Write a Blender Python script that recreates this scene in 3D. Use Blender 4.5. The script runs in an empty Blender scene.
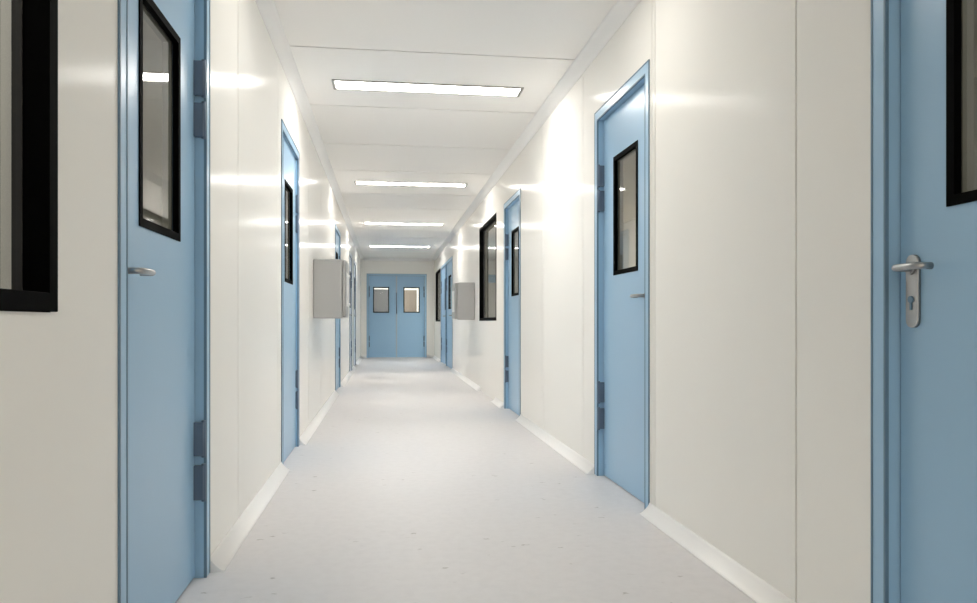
import bpy, bmesh, math, random
from mathutils import Matrix, Vector

sc = bpy.context.scene
COL = sc.collection
PI = math.pi

# ------------------------------------------------------------------ place measurements (metres)
XL, XR = -0.632, 1.23          # faces of the two corridor walls
YB, YE = -3.0, 19.3            # wall behind the camera, end wall
H = 2.535                      # ceiling
EYE = 0.90
TH = 0.10                      # wall panel thickness
DH = 2.135                     # door unit height
WZ0, WZ1 = 0.92, 2.135         # big windows

# ------------------------------------------------------------------ materials
def srgb(r, g, b):
    f = lambda c: (c/255/12.92) if c/255 <= .04045 else ((c/255+.055)/1.055)**2.4
    return (f(r), f(g), f(b), 1.0)

def mat(name, rgb, rough=.4, metal=0.0, spec=.5, ior=1.45):
    m = bpy.data.materials.new(name); m.use_nodes = True
    p = m.node_tree.nodes['Principled BSDF']
    p.inputs['Base Color'].default_value = srgb(*rgb)
    p.inputs['Roughness'].default_value = rough
    p.inputs['Metallic'].default_value = metal
    p.inputs['IOR'].default_value = ior
    p.inputs['Specular IOR Level'].default_value = spec
    return m

def vary(m, rgb_a, rgb_b, scale=1.2, rough=None, detail=2.0):
    """soft procedural variation between two close tones"""
    nt = m.node_tree; p = nt.nodes['Principled BSDF']
    tc = nt.nodes.new('ShaderNodeTexCoord')
    nz = nt.nodes.new('ShaderNodeTexNoise'); nz.inputs['Scale'].default_value = scale; nz.inputs['Detail'].default_value = detail
    mx = nt.nodes.new('ShaderNodeMix'); mx.data_type = 'RGBA'
    mx.inputs['A'].default_value = srgb(*rgb_a); mx.inputs['B'].default_value = srgb(*rgb_b)
    nt.links.new(tc.outputs['Object'], nz.inputs['Vector'])
    nt.links.new(nz.outputs['Fac'], mx.inputs['Factor'])
    nt.links.new(mx.outputs['Result'], p.inputs['Base Color'])
    return m

M = {}
M['wall'] = vary(mat('cream_wall_panel', (247, 245, 240), .16, ior=1.06), (246, 244, 239), (248, 246, 241), .9, (.14, .18))
M['seam'] = mat('grey_panel_sealant', (84, 82, 76), .6)
M['ceil'] = vary(mat('cream_ceiling_panel', (248, 246, 243), .4, spec=.3), (247, 245, 242), (249, 247, 244), .8, (.38, .44))
M['cseam'] = mat('grey_ceiling_joint', (74, 72, 66), .6)
M['cove'] = mat('white_cove_trim', (251, 250, 249), .35)
M['blue'] = vary(mat('light_blue_door_paint', (156, 193, 222), .3), (155, 192, 221), (158, 195, 224), 1.5, (.26, .32))
M['blueframe'] = vary(mat('light_blue_frame_paint', (160, 196, 223), .28), (159, 195, 222), (162, 198, 225), 1.5, (.25, .3))
M['pale'] = vary(mat('pale_grey_blue_paint', (178, 190, 203), .3), (176, 188, 201), (181, 193, 206), 1.5)
M['gap_shade'] = mat('dark_blue_grey_gap_shade', (104, 132, 154), .5)  # painted shade for the gaps round door frames; the keyhole shares it
M['pale_gap_shade'] = mat('mid_grey_gap_shade', (140, 152, 166), .5)  # lighter version of the painted gap shade, for the pale doors
M['black'] = mat('black_window_frame', (2, 2, 2), .7, spec=.04)
M['inner'] = mat('charcoal_inner_reveal', (52, 52, 52), .6, spec=.2)
M['steel'] = mat('brushed_steel', (172, 172, 172), .32, 1.0)
M['hinge'] = mat('grey_hinge_steel', (98, 114, 134), .4, .3)
M['box'] = vary(mat('grey_powder_coat', (168, 168, 167), .38), (166, 166, 165), (171, 171, 170), 3.0)
M['boxlid'] = mat('grey_lid_paint', (164, 164, 163), .35)
M['white'] = mat('white_plastic', (236, 236, 234), .3)
M['rim'] = mat('grey_lamp_rim', (160, 157, 150), .4)
M['roomwall'] = mat('grey_room_wall', (150, 148, 140), .6)
M['roomceil'] = mat('grey_room_ceiling', (196, 192, 180), .6)
M['roomfloor'] = mat('grey_room_floor', (160, 158, 154), .6)
M['slate'] = mat('slate_room_panel', (98, 100, 104), .5)
M['taupe'] = mat('taupe_room_panel', (132, 123, 114), .5)

def emis(name, rgb, s):
    m = bpy.data.materials.new(name); m.use_nodes = True
    p = m.node_tree.nodes['Principled BSDF']
    p.inputs['Base Color'].default_value = (.8, .8, .8, 1)
    p.inputs['Emission Color'].default_value = srgb(*rgb)
    p.inputs['Emission Strength'].default_value = s
    return m
LAMP = 15.0
M['lamp'] = emis('lit_white_diffuser', (255, 251, 245), LAMP)

def glass():
    m = bpy.data.materials.new('grey_tinted_glass'); m.use_nodes = True
    nt = m.node_tree; nt.nodes.remove(nt.nodes['Principled BSDF'])
    out = nt.nodes['Material Output']
    tr = nt.nodes.new('ShaderNodeBsdfTransparent'); tr.inputs['Color'].default_value = (.86, .87, .86, 1)
    gl = nt.nodes.new('ShaderNodeBsdfGlossy'); gl.inputs['Roughness'].default_value = .03; gl.inputs['Color'].default_value = (1, 1, 1, 1)
    fr = nt.nodes.new('ShaderNodeFresnel'); fr.inputs['IOR'].default_value = 1.45
    mx = nt.nodes.new('ShaderNodeMixShader')
    ge = nt.nodes.new('ShaderNodeNewGeometry')
    inv = nt.nodes.new('ShaderNodeMath'); inv.operation = 'SUBTRACT'; inv.inputs[0].default_value = 1.0
    mu = nt.nodes.new('ShaderNodeMath'); mu.operation = 'MULTIPLY'
    nt.links.new(ge.outputs['Backfacing'], inv.inputs[1]); nt.links.new(inv.outputs[0], mu.inputs[0]); nt.links.new(fr.outputs[0], mu.inputs[1])
    nt.links.new(mu.outputs[0], mx.inputs[0]); nt.links.new(tr.outputs[0], mx.inputs[1]); nt.links.new(gl.outputs[0], mx.inputs[2])
    nt.links.new(mx.outputs[0], out.inputs[0])
    return m
M['glass'] = glass()

def floor_mat():
    m = mat('pale_grey_vinyl_floor', (208, 206, 205), .45, spec=.35)
    nt = m.node_tree; p = nt.nodes['Principled BSDF']
    tc = nt.nodes.new('ShaderNodeTexCoord')
    def noise(scale, detail=3, rough=.6):
        n = nt.nodes.new('ShaderNodeTexNoise'); n.inputs['Scale'].default_value = scale
        n.inputs['Detail'].default_value = detail; n.inputs['Roughness'].default_value = rough
        nt.links.new(tc.outputs['Object'], n.inputs['Vector']); return n
    def ramp(src, a, b):
        r = nt.nodes.new('ShaderNodeMapRange'); r.inputs['From Min'].default_value = a; r.inputs['From Max'].default_value = b
        nt.links.new(src, r.inputs['Value']); return r.outputs['Result']
    def mix(fac, a, b):
        x = nt.nodes.new('ShaderNodeMix'); x.data_type = 'RGBA'
        nt.links.new(fac, x.inputs['Factor'])
        for k, v in (('A', a), ('B', b)):
            if isinstance(v, tuple): x.inputs[k].default_value = v
            else: nt.links.new(v, x.inputs[k])
        return x.outputs['Result']
    base = mix(ramp(noise(1.1, 2).outputs['Fac'], .3, .7), srgb(218, 216, 217), srgb(220, 218, 219))
    mott = mix(ramp(noise(22, 4).outputs['Fac'], .40, .66), base, srgb(215, 213, 214))
    big = noise(3.0, 1)
    fl = nt.nodes.new('ShaderNodeTexVoronoi'); fl.inputs['Scale'].default_value = 7.0; fl.inputs['Randomness'].default_value = 1.0
    mp = nt.nodes.new('ShaderNodeMapping'); mp.inputs['Scale'].default_value = (1.0, 2.4, 1.0)
    wob = noise(40, 3)
    add = nt.nodes.new('ShaderNodeVectorMath'); add.operation = 'MULTIPLY_ADD'; add.inputs[1].default_value = (.05, .05, 0)
    nt.links.new(wob.outputs['Color'], add.inputs[0]); nt.links.new(tc.outputs['Object'], add.inputs[2])
    nt.links.new(add.outputs[0], mp.inputs['Vector']); nt.links.new(mp.outputs[0], fl.inputs['Vector'])
    spot = ramp(fl.outputs['Distance'], .12, .05)
    mul = nt.nodes.new('ShaderNodeMath'); mul.operation = 'MULTIPLY'
    nt.links.new(spot, mul.inputs[0]); nt.links.new(ramp(big.outputs['Fac'], .46, .56), mul.inputs[1])
    mul2 = nt.nodes.new('ShaderNodeMath'); mul2.operation = 'MULTIPLY'; mul2.inputs[1].default_value = .55
    nt.links.new(mul.outputs[0], mul2.inputs[0])
    colr = mix(mul2.outputs[0], mott, srgb(120, 112, 106))
    nt.links.new(colr, p.inputs['Base Color'])
    return m
M['floor'] = floor_mat()

# ------------------------------------------------------------------ mesh helpers
class MB:
    """collects shapes for ONE mesh"""
    def __init__(s): s.v = []; s.f = []; s.m = []; s.sm = []
    def quad(s, a, b, c, d, mi=0, smooth=False):
        n = len(s.v); s.v += [a, b, c, d]; s.f.append((n, n+1, n+2, n+3)); s.m.append(mi); s.sm.append(smooth)
    def box(s, x0, x1, y0, y1, z0, z1, mi=0):
        n = len(s.v)
        s.v += [(x0,y0,z0),(x1,y0,z0),(x1,y1,z0),(x0,y1,z0),(x0,y0,z1),(x1,y0,z1),(x1,y1,z1),(x0,y1,z1)]
        for q in ((0,3,2,1),(4,5,6,7),(0,1,5,4),(1,2,6,5),(2,3,7,6),(3,0,4,7)):
            s.f.append(tuple(n+i for i in q)); s.m.append(mi); s.sm.append(False)
    def prism(s, prof, a, b, axis='x', mi=0, smooth=True):
        """extrude a closed profile (list of 2D points) along an axis from a to b"""
        def P(u, w, t): return {'x': (t, u, w), 'y': (u, t, w), 'z': (u, w, t)}[axis]
        n = len(s.v); k = len(prof)
        s.v += [P(u, w, a) for u, w in prof] + [P(u, w, b) for u, w in prof]
        for i in range(k):
            j = (i+1) % k
            s.f.append((n+i, n+j, n+k+j, n+k+i)); s.m.append(mi); s.sm.append(smooth)
        s.f.append(tuple(range(n+k-1, n-1, -1))); s.f.append(tuple(range(n+k, n+2*k))); s.m += [mi, mi]; s.sm += [False, False]
    def tube(s, pts, r, n=12, mi=0):
        """round bar through points with mitred bends"""
        pts = [Vector(p) for p in pts]; b = len(s.v)
        for i, p in enumerate(pts):
            d = (pts[min(i+1, len(pts)-1)] - pts[max(i-1, 0)]).normalized()
            up = Vector((0, 0, 1)) if abs(d.z) < .9 else Vector((1, 0, 0))
            u = d.cross(up).normalized(); w = u.cross(d).normalized()
            s.v += [tuple(p + r*(math.cos(2*PI*k/n)*u + math.sin(2*PI*k/n)*w)) for k in range(n)]
        for i in range(len(pts)-1):
            for k in range(n):
                s.f.append((b+i*n+k, b+i*n+(k+1) % n, b+(i+1)*n+(k+1) % n, b+(i+1)*n+k)); s.m.append(mi); s.sm.append(True)
        s.f.append(tuple(b+k for k in range(n))); e = b+(len(pts)-1)*n
        s.f.append(tuple(e+k for k in range(n-1, -1, -1))); s.m += [mi, mi]; s.sm += [False, False]
    def build(s, name, mats, parent=None, bevel=0, seg=2):
        me = bpy.data.meshes.new(name)
        me.from_pydata([tuple(v) for v in s.v], [], s.f)
        if not isinstance(mats, (list, tuple)): mats = [mats]
        for m in mats: me.materials.append(m)
        for p, mi, sm in zip(me.polygons, s.m, s.sm): p.material_index = mi; p.use_smooth = sm
        bm = bmesh.new(); bm.from_mesh(me)
        bmesh.ops.remove_doubles(bm, verts=bm.verts, dist=1e-6)
        bmesh.ops.recalc_face_normals(bm, faces=bm.faces)
        if bevel:
            ed = [e for e in bm.edges if len(e.link_faces) == 2 and e.calc_face_angle(0) > .6]
            bmesh.ops.bevel(bm, geom=ed, offset=bevel, segments=seg, affect='EDGES', profile=.5, clamp_overlap=True)
        bm.to_mesh(me); bm.free()
        o = bpy.data.objects.new(name, me); COL.objects.link(o)
        if parent: o.parent = parent
        return o

def tag(o, label=None, cat=None, group=None, kind=None):
    for k, v in (('label', label), ('category', cat), ('group', group), ('kind', kind)):
        if v: o[k] = v
    return o

def empty(name, loc, rz=0):
    o = bpy.data.objects.new(name, None); COL.objects.link(o)
    o.location = loc; o.rotation_euler = (0, 0, rz); o.empty_display_size = .2
    return o

def slab(mb, P, us, vs, depth, back, mi_of=lambda d, u, v: 0):
    """a panel with openings and grooves. P(u, v, d) gives a point; depth(u, v) the front depth of a cell, None for an opening"""
    us = sorted(set(round(u, 5) for u in us)); vs = sorted(set(round(v, 5) for v in vs))
    D = [[depth((us[i]+us[i+1])/2, (vs[j]+vs[j+1])/2) for j in range(len(vs)-1)] for i in range(len(us)-1)]
    g = lambda i, j: D[i][j] if 0 <= i < len(us)-1 and 0 <= j < len(vs)-1 else None
    for i in range(len(us)-1):
        for j in range(len(vs)-1):
            d = D[i][j]
            if d is None: continue
            u0, u1, v0, v1 = us[i], us[i+1], vs[j], vs[j+1]
            mi = mi_of(d, (u0+u1)/2, (v0+v1)/2)
            mb.quad(P(u0,v0,d), P(u1,v0,d), P(u1,v1,d), P(u0,v1,d), mi)
            mb.quad(P(u0,v0,back), P(u0,v1,back), P(u1,v1,back), P(u1,v0,back), 0)
            for (a, b, e) in (((u0,v0),(u0,v1),g(i-1,j)), ((u1,v0),(u1,v1),g(i+1,j)), ((u0,v0),(u1,v0),g(i,j-1)), ((u0,v1),(u1,v1),g(i,j+1))):
                if e is None: mb.quad(P(*a,d), P(*b,d), P(*b,back), P(*a,back), 0)
                elif e > d + 1e-6: mb.quad(P(*a,d), P(*b,d), P(*b,e), P(*a,e), mi)

def panel_wall(name, P, u0, u1, v0, v1, openings, seams_u, mats, seam_w=.008, vseams=(), thick=TH):
    us, vs = [u0, u1], [v0, v1]
    for a, b, c, d in openings: us += [a, b]; vs += [c, d]
    for q in seams_u: us += [q-seam_w/2, q+seam_w/2]
    for q in vseams: vs += [q-seam_w/2, q+seam_w/2]
    def depth(u, v):
        for a, b, c, d in openings:
            if a < u < b and c < v < d: return None
        for q in seams_u:
            if abs(u-q) < seam_w/2: return .006
        for q in vseams:
            if abs(v-q) < seam_w/2: return .003
        return 0.0
    mb = MB(); slab(mb, P, us, vs, depth, thick, lambda d, u, v: 1 if d > 0 else 0)
    return mb.build(name, mats)

# ------------------------------------------------------------------ doors and windows on the walls
# (near end Y, far end Y)
LD = [(1.888, 2.807), (4.698, 5.617), (9.575, 10.62), (13.25, 14.25), (15.02, 15.98)]
RD = [(0.925, 1.760), (3.398, 4.320), (6.814, 7.776), (13.97, 15.46), (15.52, 16.95)]
LW = [(0.45, 1.550)]
RW = [(8.34, 9.872), (17.10, 18.70)]
EX = (-.484, 1.030)

PLf = lambda u, v, d: (XL - d, u, v)
PRf = lambda u, v, d: (XR + d, u, v)
PEf = lambda u, v, d: (u, YE + d, v)

wl = panel_wall('wall_left', PLf, YB, YE+TH, 0, H, [(a, b, 0, DH) for a, b in LD] + [(a, b, WZ0, WZ1) for a, b in LW],
                [3.349, 4.557, 6.30, 7.51, 8.72, 11.6, 12.8], [M['wall'], M['seam']])
tag(wl, 'long cream panel wall along the left of the corridor', 'wall', kind='structure')
wr = panel_wall('wall_right', PRf, YB, YE+TH, 0, H, [(a, b, 0, DH) for a, b in RD] + [(a, b, WZ0, WZ1) for a, b in RW],
                [2.124, 3.325, 3.365, 4.602, 5.817, 11.3, 12.5], [M['wall'], M['seam']])
tag(wr, 'long cream panel wall along the right of the corridor', 'wall', kind='structure')
we = panel_wall('wall_end', PEf, XL, XR, 0, H, [(EX[0], EX[1], 0, DH)], [], [M['wall'], M['seam']], vseams=())
tag(we, 'cream wall across the far end around the blue double door', 'wall', kind='structure')
# joints above the double door on the end wall are cut in its own mesh
wb = panel_wall('wall_back', lambda u, v, d: (u, YB - d, v), XL, XR, 0, H, [], [.3], [M['wall'], M['seam']])
tag(wb, 'cream panel wall closing the corridor behind the viewer', 'wall', kind='structure')

fl = MB(); fl.box(XL-TH, XR+TH, YB-TH, YE+TH, -.1, 0)
tag(fl.build('floor', M['floor']), 'pale grey speckled vinyl floor of the corridor', 'floor', kind='structure')

# ceiling: light openings are cut so that the lamps sit in it
LX0, LX1 = -.362, .952
LY = [5.245, 8.90, 12.52, 16.28]
LWD = .105
def PC(u, v, d): return (v, u, H + d)
seamsY = [3.345, 4.555, 5.76, 6.99, 8.20, 9.63, 10.84, 13.3, 14.5]
c = panel_wall('ceiling', PC, YB-TH, YE+TH, XL-TH, XR+TH, [(y-LWD+.004, y+LWD-.004, LX0+.004, LX1-.004) for y in LY], seamsY, [M['ceil'], M['cseam']], seam_w=.013, thick=.08)
tag(c, 'cream panelled corridor ceiling with thin cross joints', 'ceiling', kind='structure')

# ------------------------------------------------------------------ cove trims (quarter-round, concave)
def cove_prof(r, n=8):
    """closed profile: corner at origin, legs along +a and +b, concave arc between"""
    pts = [(0, 0), (r, 0)]
    for k in range(1, n):
        t = k/n*PI/2
        pts.append((r - r*math.sin(t)*1.0, r - r*math.cos(t)*1.0))
    pts.append((0, r))
    return pts
def cove_chamfer(r, bulge=.06, n=6):
    pts = [(0, 0), (r, 0), (r, .003)]
    for k in range(1, n):
        t = k/n
        s = math.sin(PI*t)*r*bulge
        pts.append((r*(1-t) - s, r*t - s))
    pts += [(.003, r), (0, r)]
    return pts
def gaps(a0, a1, doors):
    out = []; p = a0
    for a, b in sorted(doors):
        if a > p: out.append((p, a))
        p = b
    if a1 > p: out.append((p, a1))
    return out
SK = .052
def skirting(name, label, x, sgn, a, b):
    mb = MB(); mb.prism([(x + sgn*u, w) for u, w in cove_chamfer(SK)], a, b, 'y')
    return tag(mb.build(name, M['cove']), label, 'skirting', kind='structure')
skl = {0: 'white cove skirting under the black-framed window at left, below the picture edge',
       1: 'white cove skirting between the two nearest blue doors on the left wall',
       2: 'long white cove skirting under the left grey wall box',
       3: 'white cove skirting between the third blue door and the first pale door at left',
       4: 'tiny white cove skirting between the two far pale doors at left',
       5: 'short white cove skirting at the far left corner'}
for i, (a, b) in enumerate(gaps(YB, YE-.003, LD)):
    skirting('baseboard_left', skl[i], XL, 1, a+.006, b-.006)
skr = {0: 'white cove skirting before the nearest right door, below the picture edge',
       1: 'white cove skirting between the two nearest blue doors on the right wall',
       2: 'white cove skirting between the second and third blue doors at right',
       3: 'stub of white cove skirting just past the third blue right door',
       4: 'white cove skirting below the right grey wall box',
       5: 'thin white cove sliver between the two adjoining far right doors',
       6: 'white cove skirting under the far right black-framed window'}
ri = 0
for i, (a, b) in enumerate(gaps(YB, YE-.003, RD + [(8.42, 9.80)])):
    if b - a < .02: continue
    skirting('baseboard_right', skr[i], XR, -1, a+.006 if b-a > .1 else a, b-.006 if b-a > .1 else b)
for nm, a, b, lab in (('baseboard_end', XL+SK, EX[0]-.006, 'bit of white cove skirting left of the far double door'),
                      ('baseboard_end', EX[1]+.006, XR-SK, 'bit of white cove skirting right of the far double door')):
    mb = MB(); mb.prism([(YE - u, w) for u, w in cove_chamfer(SK)], a, b, 'x')
    tag(mb.build(nm, M['cove']), lab, 'skirting', kind='structure')
CK = .066
mb = MB(); mb.prism([(XL + u, H - w) for u, w in cove_chamfer(CK)], YB, YE-.002, 'y')
tag(mb.build('trim_1', M['cove']), 'white cove moulding along the left edge of the ceiling', 'moulding', kind='structure')
mb = MB(); mb.prism([(XR - u, H - w) for u, w in cove_chamfer(CK)], YB, YE-.002, 'y')
tag(mb.build('trim_2', M['cove']), 'white cove moulding along the right edge of the ceiling', 'moulding', kind='structure')
mb = MB(); mb.prism([(YE - u, H - w) for u, w in cove_chamfer(CK)], XL+CK, XR-CK, 'x')
tag(mb.build('trim_3', M['cove']), 'white cove moulding above the far double door', 'moulding', kind='structure')

# ------------------------------------------------------------------ door units
# local axes: x along the wall (left to right seen from the corridor), -y out into the corridor, y = 0 the wall face
FW, REC = .053, .033
def ring(mb, x0, x1, z0, z1, w, y0, y1, mi=0, bottom=True):
    mb.box(x0, x0+w, y0, y1, z0, z1, mi); mb.box(x1-w, x1, y0, y1, z0, z1, mi)
    mb.box(x0+w, x1-w, y0, y1, z1-w, z1, mi)
    if bottom: mb.box(x0+w, x1-w, y0, y1, z0, z0+w, mi)

def vision_panel(root, x0, x1, z0, z1, yf):
    """black double-step frame with the pane set back"""
    mb = MB()
    ring(mb, x0, x1, z0, z1, .024, yf-.004, yf+.014)
    ring(mb, x0+.002, x1-.002, z0+.002, z1-.002, .02, yf+.019, yf+.047, 1)
    fr = mb.build('window_frame', [M['black'], M['roomwall']], root)
    g = MB(); g.box(x0+.02, x1-.02, yf+.012, yf+.018, z0+.02, z1-.02)
    tag(g.build('glass_pane', M['glass'], fr), 'grey tinted glass pane')
    return fr

def leaf(root, x0, x1, z0, z1, win, yf, material, bev=.003):
    mb = MB(); us = [x0, x1]; vs = [z0, z1]
    if win: us += [win[0]+.01, win[1]-.01]; vs += [win[2]+.01, win[3]-.01]
    slab(mb, lambda u, v, d: (u, yf + d, v), us, vs,
         lambda u, v: None if win and win[0]+.01 < u < win[1]-.01 and win[2]+.01 < v < win[3]-.01 else 0.0, .045)
    return mb.build('leaf', material, root, bev, 2)

def hinge_at(root, x, z0, z1, side):
    """knuckle barrel with its two wings, in the rebate corner"""
    mb = MB()
    a, b = (x-.022, x) if side > 0 else (x, x+.022)
    mb.box(a, b, .001, REC+.002, z0, z1)
    cx = x - side*.011
    mb.tube([(cx, .002, z0-.006), (cx, .002, z1+.006)], .008, 10)
    return mb.build('hinge', M['hinge'], root, .0015, 1)

def handle(root, x, side, yf):
    """long escutcheon plate with a return lever; side = direction the lever points"""
    mb = MB()
    prof = []
    for k in range(9): t = PI*k/8; prof.append((x + .02*math.cos(t), 1.045 + .018*math.sin(t)))
    for k in range(9): t = PI + PI*k/8; prof.append((x + .02*math.cos(t), .905 + .018*math.sin(t)))
    mb.prism(prof, yf-.009, yf, 'y')
    pl = tag(mb.build('handle', M['steel'], root), 'brushed steel handle plate')
    lv = MB()
    lv.tube([(x, yf-.008, 1.03), (x, yf-.045, 1.03), (x+side*.004, yf-.054, 1.03), (x+side*.015, yf-.058, 1.03), (x+side*.072, yf-.058, 1.03),
             (x+side*.081, yf-.054, 1.03), (x+side*.085, yf-.045, 1.03), (x+side*.085, yf-.024, 1.03)], .0085, 12)
    lv.tube([(x, yf-.008, 1.03), (x, yf-.016, 1.03)], .015, 16)
    lv.build('lever', M['steel'], pl)
    kh = MB(); kh.tube([(x, yf-.008, .955), (x, yf-.013, .955)], .0085, 14); kh.box(x-.0025, x+.0025, yf-.0125, yf-.008, .93, .95)
    kh.build('keyhole', M['gap_shade'], pl)
    return pl

HZ = [(.278, .398), (.432, .550), (1.550, 1.668), (1.695, 1.815)]
def frame(root, w, fmat, name='frame'):
    mb = MB()
    mb.box(0, FW, -.004, TH, 0, DH); mb.box(w-FW, w, -.004, TH, 0, DH); mb.box(FW, w-FW, -.004, TH, DH-FW, DH)
    # rebate stop behind the leaf
    fr = mb.build(name, fmat, root)
    gs = MB()  # dark strips standing in for the shadow gaps along the frame edges
    for a, b in ((-.003, .004), (FW-.006, FW+.0005)):
        gs.box(a, b, -.0055, .004, 0, DH + (.003 if a < 0 else -FW)); gs.box(w-b, w-a, -.0055, .004, 0, DH + (.003 if a < 0 else -FW))
        zt = DH + (.003 if a < 0 else -FW+.006); gs.box(a, w-a, -.0055, .004, zt-.007, zt)
    gs.build('gap_shade', M['pale_gap_shade'] if fmat is M['pale'] else M['gap_shade'], fr)
    return fr

def door(n, wall, a, b, hinge, label, win=None, leafmat=None, framemat=None, knob=True):
    global REC
    REC = .033 if n in (1, 6, 7, 8) else .014      # leaves of the farther doors sit closer to the wall face
    w = b - a
    if wall == 'L': root = empty('door_%d' % n, (XL, a, 0), PI/2)
    elif wall == 'R': root = empty('door_%d' % n, (XR, b, 0), -PI/2)
    tag(root, label, 'door', kind='structure')
    lm, fm = leafmat or M['blue'], framemat or M['blueframe']
    frame(root, w, fm)
    if win is None: m = w/2; win = (m-.203, m+.203, 1.162, 1.822)
    leaf(root, FW+.003, w-FW-.003, .006, DH-FW-.003, win, REC, lm)
    vision_panel(root, *win, REC)
    hx = w-FW if hinge == 'r' else FW
    for z0, z1 in HZ: hinge_at(root, hx, z0, z1, 1 if hinge == 'r' else -1)
    if knob:
        if hinge == 'r': handle(root, FW+.055, 1, REC)
        else: handle(root, w-FW-.062, -1, REC)
    return root

door(1, 'L', *LD[0], 'r', 'largest blue door at left, beside the black-framed window, cut by the picture top')
door(2, 'L', *LD[1], 'r', 'second blue door on the left wall, before the grey wall box', knob=False)
door(3, 'L', *LD[2], 'r', 'narrow-looking blue door half hidden behind the left grey wall box')
door(4, 'L', *LD[3], 'r', 'pale grey-blue door past the left grey box, black pane edge showing', leafmat=M['pale'], framemat=M['pale'])
door(5, 'L', *LD[4], 'r', 'pale grey-blue door nearest the far end of the left wall', leafmat=M['pale'], framemat=M['pale'])
door(6, 'R', *RD[0], 'r', 'blue door with steel lever handle, cut by the right picture edge',)
door(7, 'R', *RD[1], 'l', 'whole blue door on the right wall, second from the viewer')
door(8, 'R', *RD[2], 'l', 'blue door on the right wall beside the tall black-framed window', knob=False)
door(9, 'R', *RD[3], 'l', 'far blue door just past the right grey wall box', win=(.46, 1.06, 1.162, 1.822))
door(10, 'R', *RD[4], 'l', 'farthest blue door on the right, next to the far small window', win=(1.0, 1.25, 1.162, 1.822))

# double door at the far end
REC = .03
w = EX[1]-EX[0]
dd = tag(empty('door_11', (EX[0], YE, 0)), 'light blue double door with two panes closing the far end', 'door', kind='structure')
frame(dd, w, M['blueframe'])
mid = w/2 - .006
for s, (a, b, wa, wb_) in enumerate(((FW+.003, mid-.004, .158, .562), (mid+.004, w-FW-.003, .928, 1.340))):
    win = (wa, wb_, 1.145, 1.80)
    lf = leaf(dd, a, b, .006, DH-FW-.003, win, REC, M['blue'])
    vision_panel(dd, *win, REC)
    for z0, z1 in HZ: hinge_at(dd, FW if s == 0 else w-FW, z0, z1, -1 if s == 0 else 1)
mb = MB(); mb.box(mid-.016, mid+.016, REC-.006, REC, .01, DH-FW-.004)
mb.build('meeting_strip', M['pale'], dd, .002, 1)
mb = MB()
for z in (1.16, 1.62): mb.tube([(mid, REC-.005, z), (mid, REC-.03, z)], .008, 10)
mb.tube([(mid, REC-.03, 1.12), (mid, REC-.03, 1.66)], .009, 12)
mb.build('pull_bar', M['hinge'], dd)

# ------------------------------------------------------------------ big windows
def window(n, wall, a, b, label):
    w = b-a
    root = empty('window_%d' % n, (XL, a, 0), PI/2) if wall == 'L' else empty('window_%d' % n, (XR, b, 0), -PI/2)
    tag(root, label, 'window', kind='structure')
    mb = MB(); ring(mb, 0, w, WZ0, WZ1, .036, -.004, .046)
    fr = mb.build('frame', M['black'], root, .0015, 1)
    mb = MB(); ring(mb, .034, w-.034, WZ0+.034, WZ1-.034, .006, .044, .062)
    ib = mb.build('inner_bead', M['inner'], root)
    g = MB(); g.box(.036, w-.036, .055, .061, WZ0+.036, WZ1-.036)
    tag(g.build('glass_pane', M['glass'], root), 'dark grey glass pane')
    return root
window(1, 'L', *LW[0], 'big black-framed window cut by the left picture edge')
window(2, 'R', *RW[0], 'tall black-framed window past the right grey box and a blue door')
window(3, 'R', *RW[1], 'small-looking black-framed window at the far end of the right wall')

# ------------------------------------------------------------------ ceiling lamps
names = ['nearest and widest white strip light in the ceiling', 'second strip light along the ceiling, just beyond four thin joints',
         'third strip light along the ceiling, thin and far', 'farthest strip light, closest to the double door']
def lamp():
    root = empty('ceiling_light', (0, 0, 0))
    L = LX1-LX0
    mb = MB()
    x0, x1, t = -L/2, L/2, .02
    mb.box(x0, x1, -LWD, -LWD+t, -.006, .03); mb.box(x0, x1, LWD-t, LWD, -.006, .03)
    mb.box(x0, x0+t, -LWD+t, LWD-t, -.006, .03); mb.box(x1-t, x1, -LWD+t, LWD-t, -.006, .03)
    mb.build('rim', M['rim'], root, .0015, 1)
    mb = MB(); mb.box(x0+t, x1-t, -LWD+t, LWD-t, -.002, .02)
    tag(mb.build('diffuser', M['lamp'], root), 'glowing white diffuser')
    mb = MB(); mb.box(x0+t, x1-t, -LWD+t, LWD-t, .021, .06)
    mb.build('housing', M['rim'], root)
    return root
def copy_tree(o):
    c = o.copy(); COL.objects.link(c)
    for ch in list(o.children):
        d = ch.copy(); COL.objects.link(d); d.parent = c
        for g in ch.children:
            e = g.copy(); COL.objects.link(e); e.parent = d
    return c
first = lamp()
for i, y in enumerate(LY):
    o = first if i == 0 else copy_tree(first)
    o.location = ((LX0+LX1)/2, y, H)
    tag(o, names[i], 'ceiling light', 'strip lights along the corridor ceiling')

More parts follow.
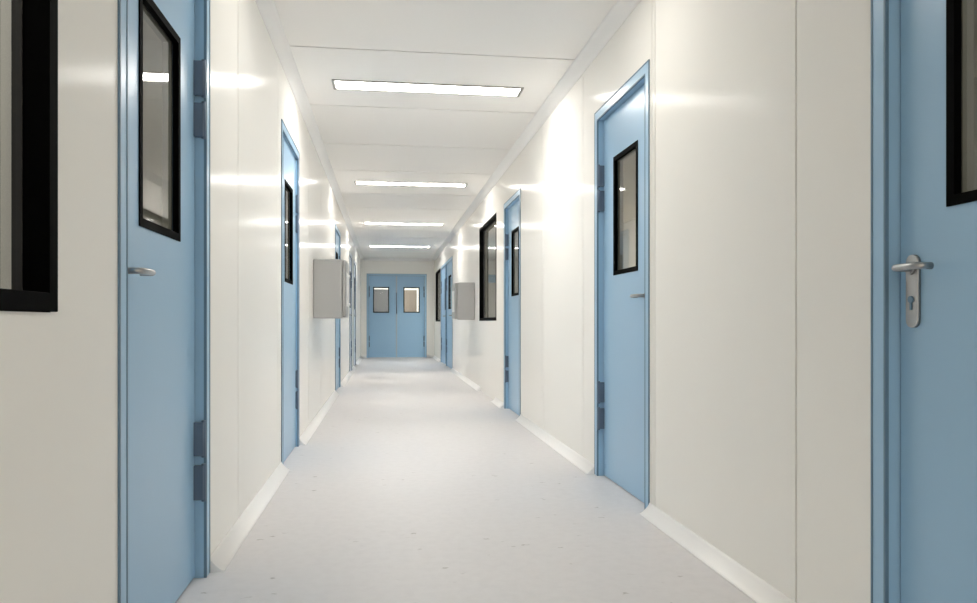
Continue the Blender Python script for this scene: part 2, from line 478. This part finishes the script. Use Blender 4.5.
# ------------------------------------------------------------------ grey wall boxes
def rrect(y0, y1, z0, z1, r, n=5):
    pts = []
    for cy, cz, s in ((y1-r, z1-r, 0), (y0+r, z1-r, 1), (y0+r, z0+r, 2), (y1-r, z0+r, 3)):
        for k in range(n+1):
            t = s*PI/2 + k/n*PI/2; pts.append((cy + r*math.cos(t), cz + r*math.sin(t)))
    return pts
def wall_box():
    """local: x along the wall, -y into the corridor"""
    root = empty('wall_box', (0, 0, 0))
    W, D, z0, z1 = .47, .25, -.26, .26
    mb = MB(); mb.box(0, W, -D, 0, z0, z1)
    mb.build('body', M['box'], root, .012, 3)
    mb = MB(); mb.box(.006, W-.006, -D-.034, -D-.003, z0+.008, z1-.008)
    lid = mb.build('lid', M['boxlid'], root, .012, 4)
    mb = MB(); mb.box(.08, W-.08, -D-.0365, -D-.033, -.15, .15)
    tag(mb.build('front_panel', M['white'], lid, .001, 1), 'pale front panel')
    for z in (-.13, .13):
        k = MB(); k.tube([(W-.04, -D-.033, z), (W-.04, -D-.048, z)], .014, 12)
        k.build('latch_knob', M['white'], lid)
    return root
wb1 = wall_box()
wb2 = copy_tree(wb1)
wb1.location = (XL, 6.70, 1.195); wb1.rotation_euler = (0, 0, PI/2)
wb2.location = (XR, 10.39+.47, 1.195); wb2.rotation_euler = (0, 0, -PI/2)
tag(wb1, 'large-looking grey metal box mounted on the left wall, in front of a blue door', 'wall box', 'grey boxes on the corridor walls')
tag(wb2, 'grey metal box mounted on the right wall, beside the tall black window', 'wall box', 'grey boxes on the corridor walls')

# ------------------------------------------------------------------ rooms behind the panes
def room(name, label, x0, x1, y0, y1):
    mb = MB()
    mb.box(x0, x1, y0, y1, -.1, -.001, 2); mb.box(x0, x1, y0, y1, H, H+.08, 1)
    t = .08
    mb.box(x0-t, x0, y0-t, y1+t, -.1, H+.08, 0) if x0 < XL - .5 or x0 > XR + .5 else None
    mb.box(x1, x1+t, y0-t, y1+t, -.1, H+.08, 0) if x1 > XR + .5 or x1 < XL - .5 else None
    mb.box(x0, x1, y0-t, y0, -.1, H+.08, 0); mb.box(x0, x1, y1, y1+t, -.1, H+.08, 0)
    return tag(mb.build(name, [M['roomwall'], M['roomceil'], M['roomfloor']]), label, 'room', kind='structure')
room('wall_left_room', 'grey room seen through the panes of the left wall', -3.45, XL-TH-.001, YB, YE)
room('wall_right_room', 'grey room seen through the panes of the right wall', XR+TH+.001, 3.90, YB, YE)
# lobby beyond the double door: invented panels leave white strips imitating light in the panes
YD = 22.0
mb = MB()
mb.box(-1.6, 2.2, YE+TH+.001, YD, -.1, -.001, 2); mb.box(-1.6, 2.2, YE+TH+.001, YD, H, H+.08, 1)
mb.box(-1.68, -1.6, YE+TH+.001, YD+.1, -.1, H+.08, 0); mb.box(2.2, 2.28, YE+TH+.001, YD+.1, -.1, H+.08, 0)
mb.box(-1.6, 2.2, YD, YD+.1, -.1, H+.08, 3); mb.box(.30, .885, YD-.02, YD, 0, 1.838, 4); mb.box(-.75, .30, YD-.02, YD, 0, 1.855, 5)
tag(mb.build('wall_end_room', [M['roomwall'], M['roomceil'], M['roomfloor'], M['white'], M['taupe'], M['slate']]), 'lobby with made-up taupe and slate panels seen through the far double door', 'room', kind='structure')

def area(name, loc, sx, sy, watts, rgb=(255, 250, 241)):
    d = bpy.data.lights.new(name, 'AREA'); d.shape = 'RECTANGLE'; d.size = sx; d.size_y = sy; d.energy = watts; d.color = srgb(*rgb)[:3]
    o = bpy.data.objects.new(name, d); COL.objects.link(o); o.location = loc; return o
for y, wl_, wr_ in ((.8, 7, 3), (5.9, 10, 8), (10.9, 18, 42), (16.2, 18, 50)):  # unseen fill lights added to brighten what the panes look into
    area('room_fill', (-1.15, y, H-.03), .3, 1.2, wl_)
    area('room_fill', (1.78, y, H-.03), .3, 1.2, wr_)
area('lobby_fill', (.4, 20.6, H-.03), 1.2, .2, 50)  # unseen fill added to brighten the lobby behind the end panes
area('corridor_fill', (.3, 3.2, H-.03), 1.2, .2, 4.3)  # unseen, added to brighten the near right wall; wall reflections suggest a lamp nearby
area('corridor_fill', (.3, -2.0, H-.03), 1.2, .2, 10)  # unseen fill behind the camera, added to lift the near walls

# ------------------------------------------------------------------ world, camera, view
wd = bpy.data.worlds.new('World'); sc.world = wd; wd.use_nodes = True
wd.node_tree.nodes['Background'].inputs['Color'].default_value = (.05, .05, .05, 1)

f, vx, vy = 750.0, 386.0, 322.3
cam = bpy.data.cameras.new('Camera'); co = bpy.data.objects.new('Camera', cam); COL.objects.link(co)
cam.sensor_fit = 'HORIZONTAL'; cam.sensor_width = 36; cam.lens = f/977*36
cam.shift_y = (vy - 301.5)/977
cam.clip_start = .02
co.location = (0, 0, EYE)
co.rotation_euler = (PI/2, 0, -math.atan((488.5-vx)/f))
sc.camera = co

vs = sc.view_settings
vs.view_transform = 'Standard'; vs.look = 'None'; vs.gamma = 1.0; vs.exposure = 1.15; vs.use_curve_mapping = False
sc.cycles.max_bounces = 14; sc.cycles.diffuse_bounces = 8; sc.cycles.glossy_bounces = 6; sc.cycles.transparent_max_bounces = 16
sc.cycles.sample_clamp_indirect = 8
sc.cycles.use_denoising = True
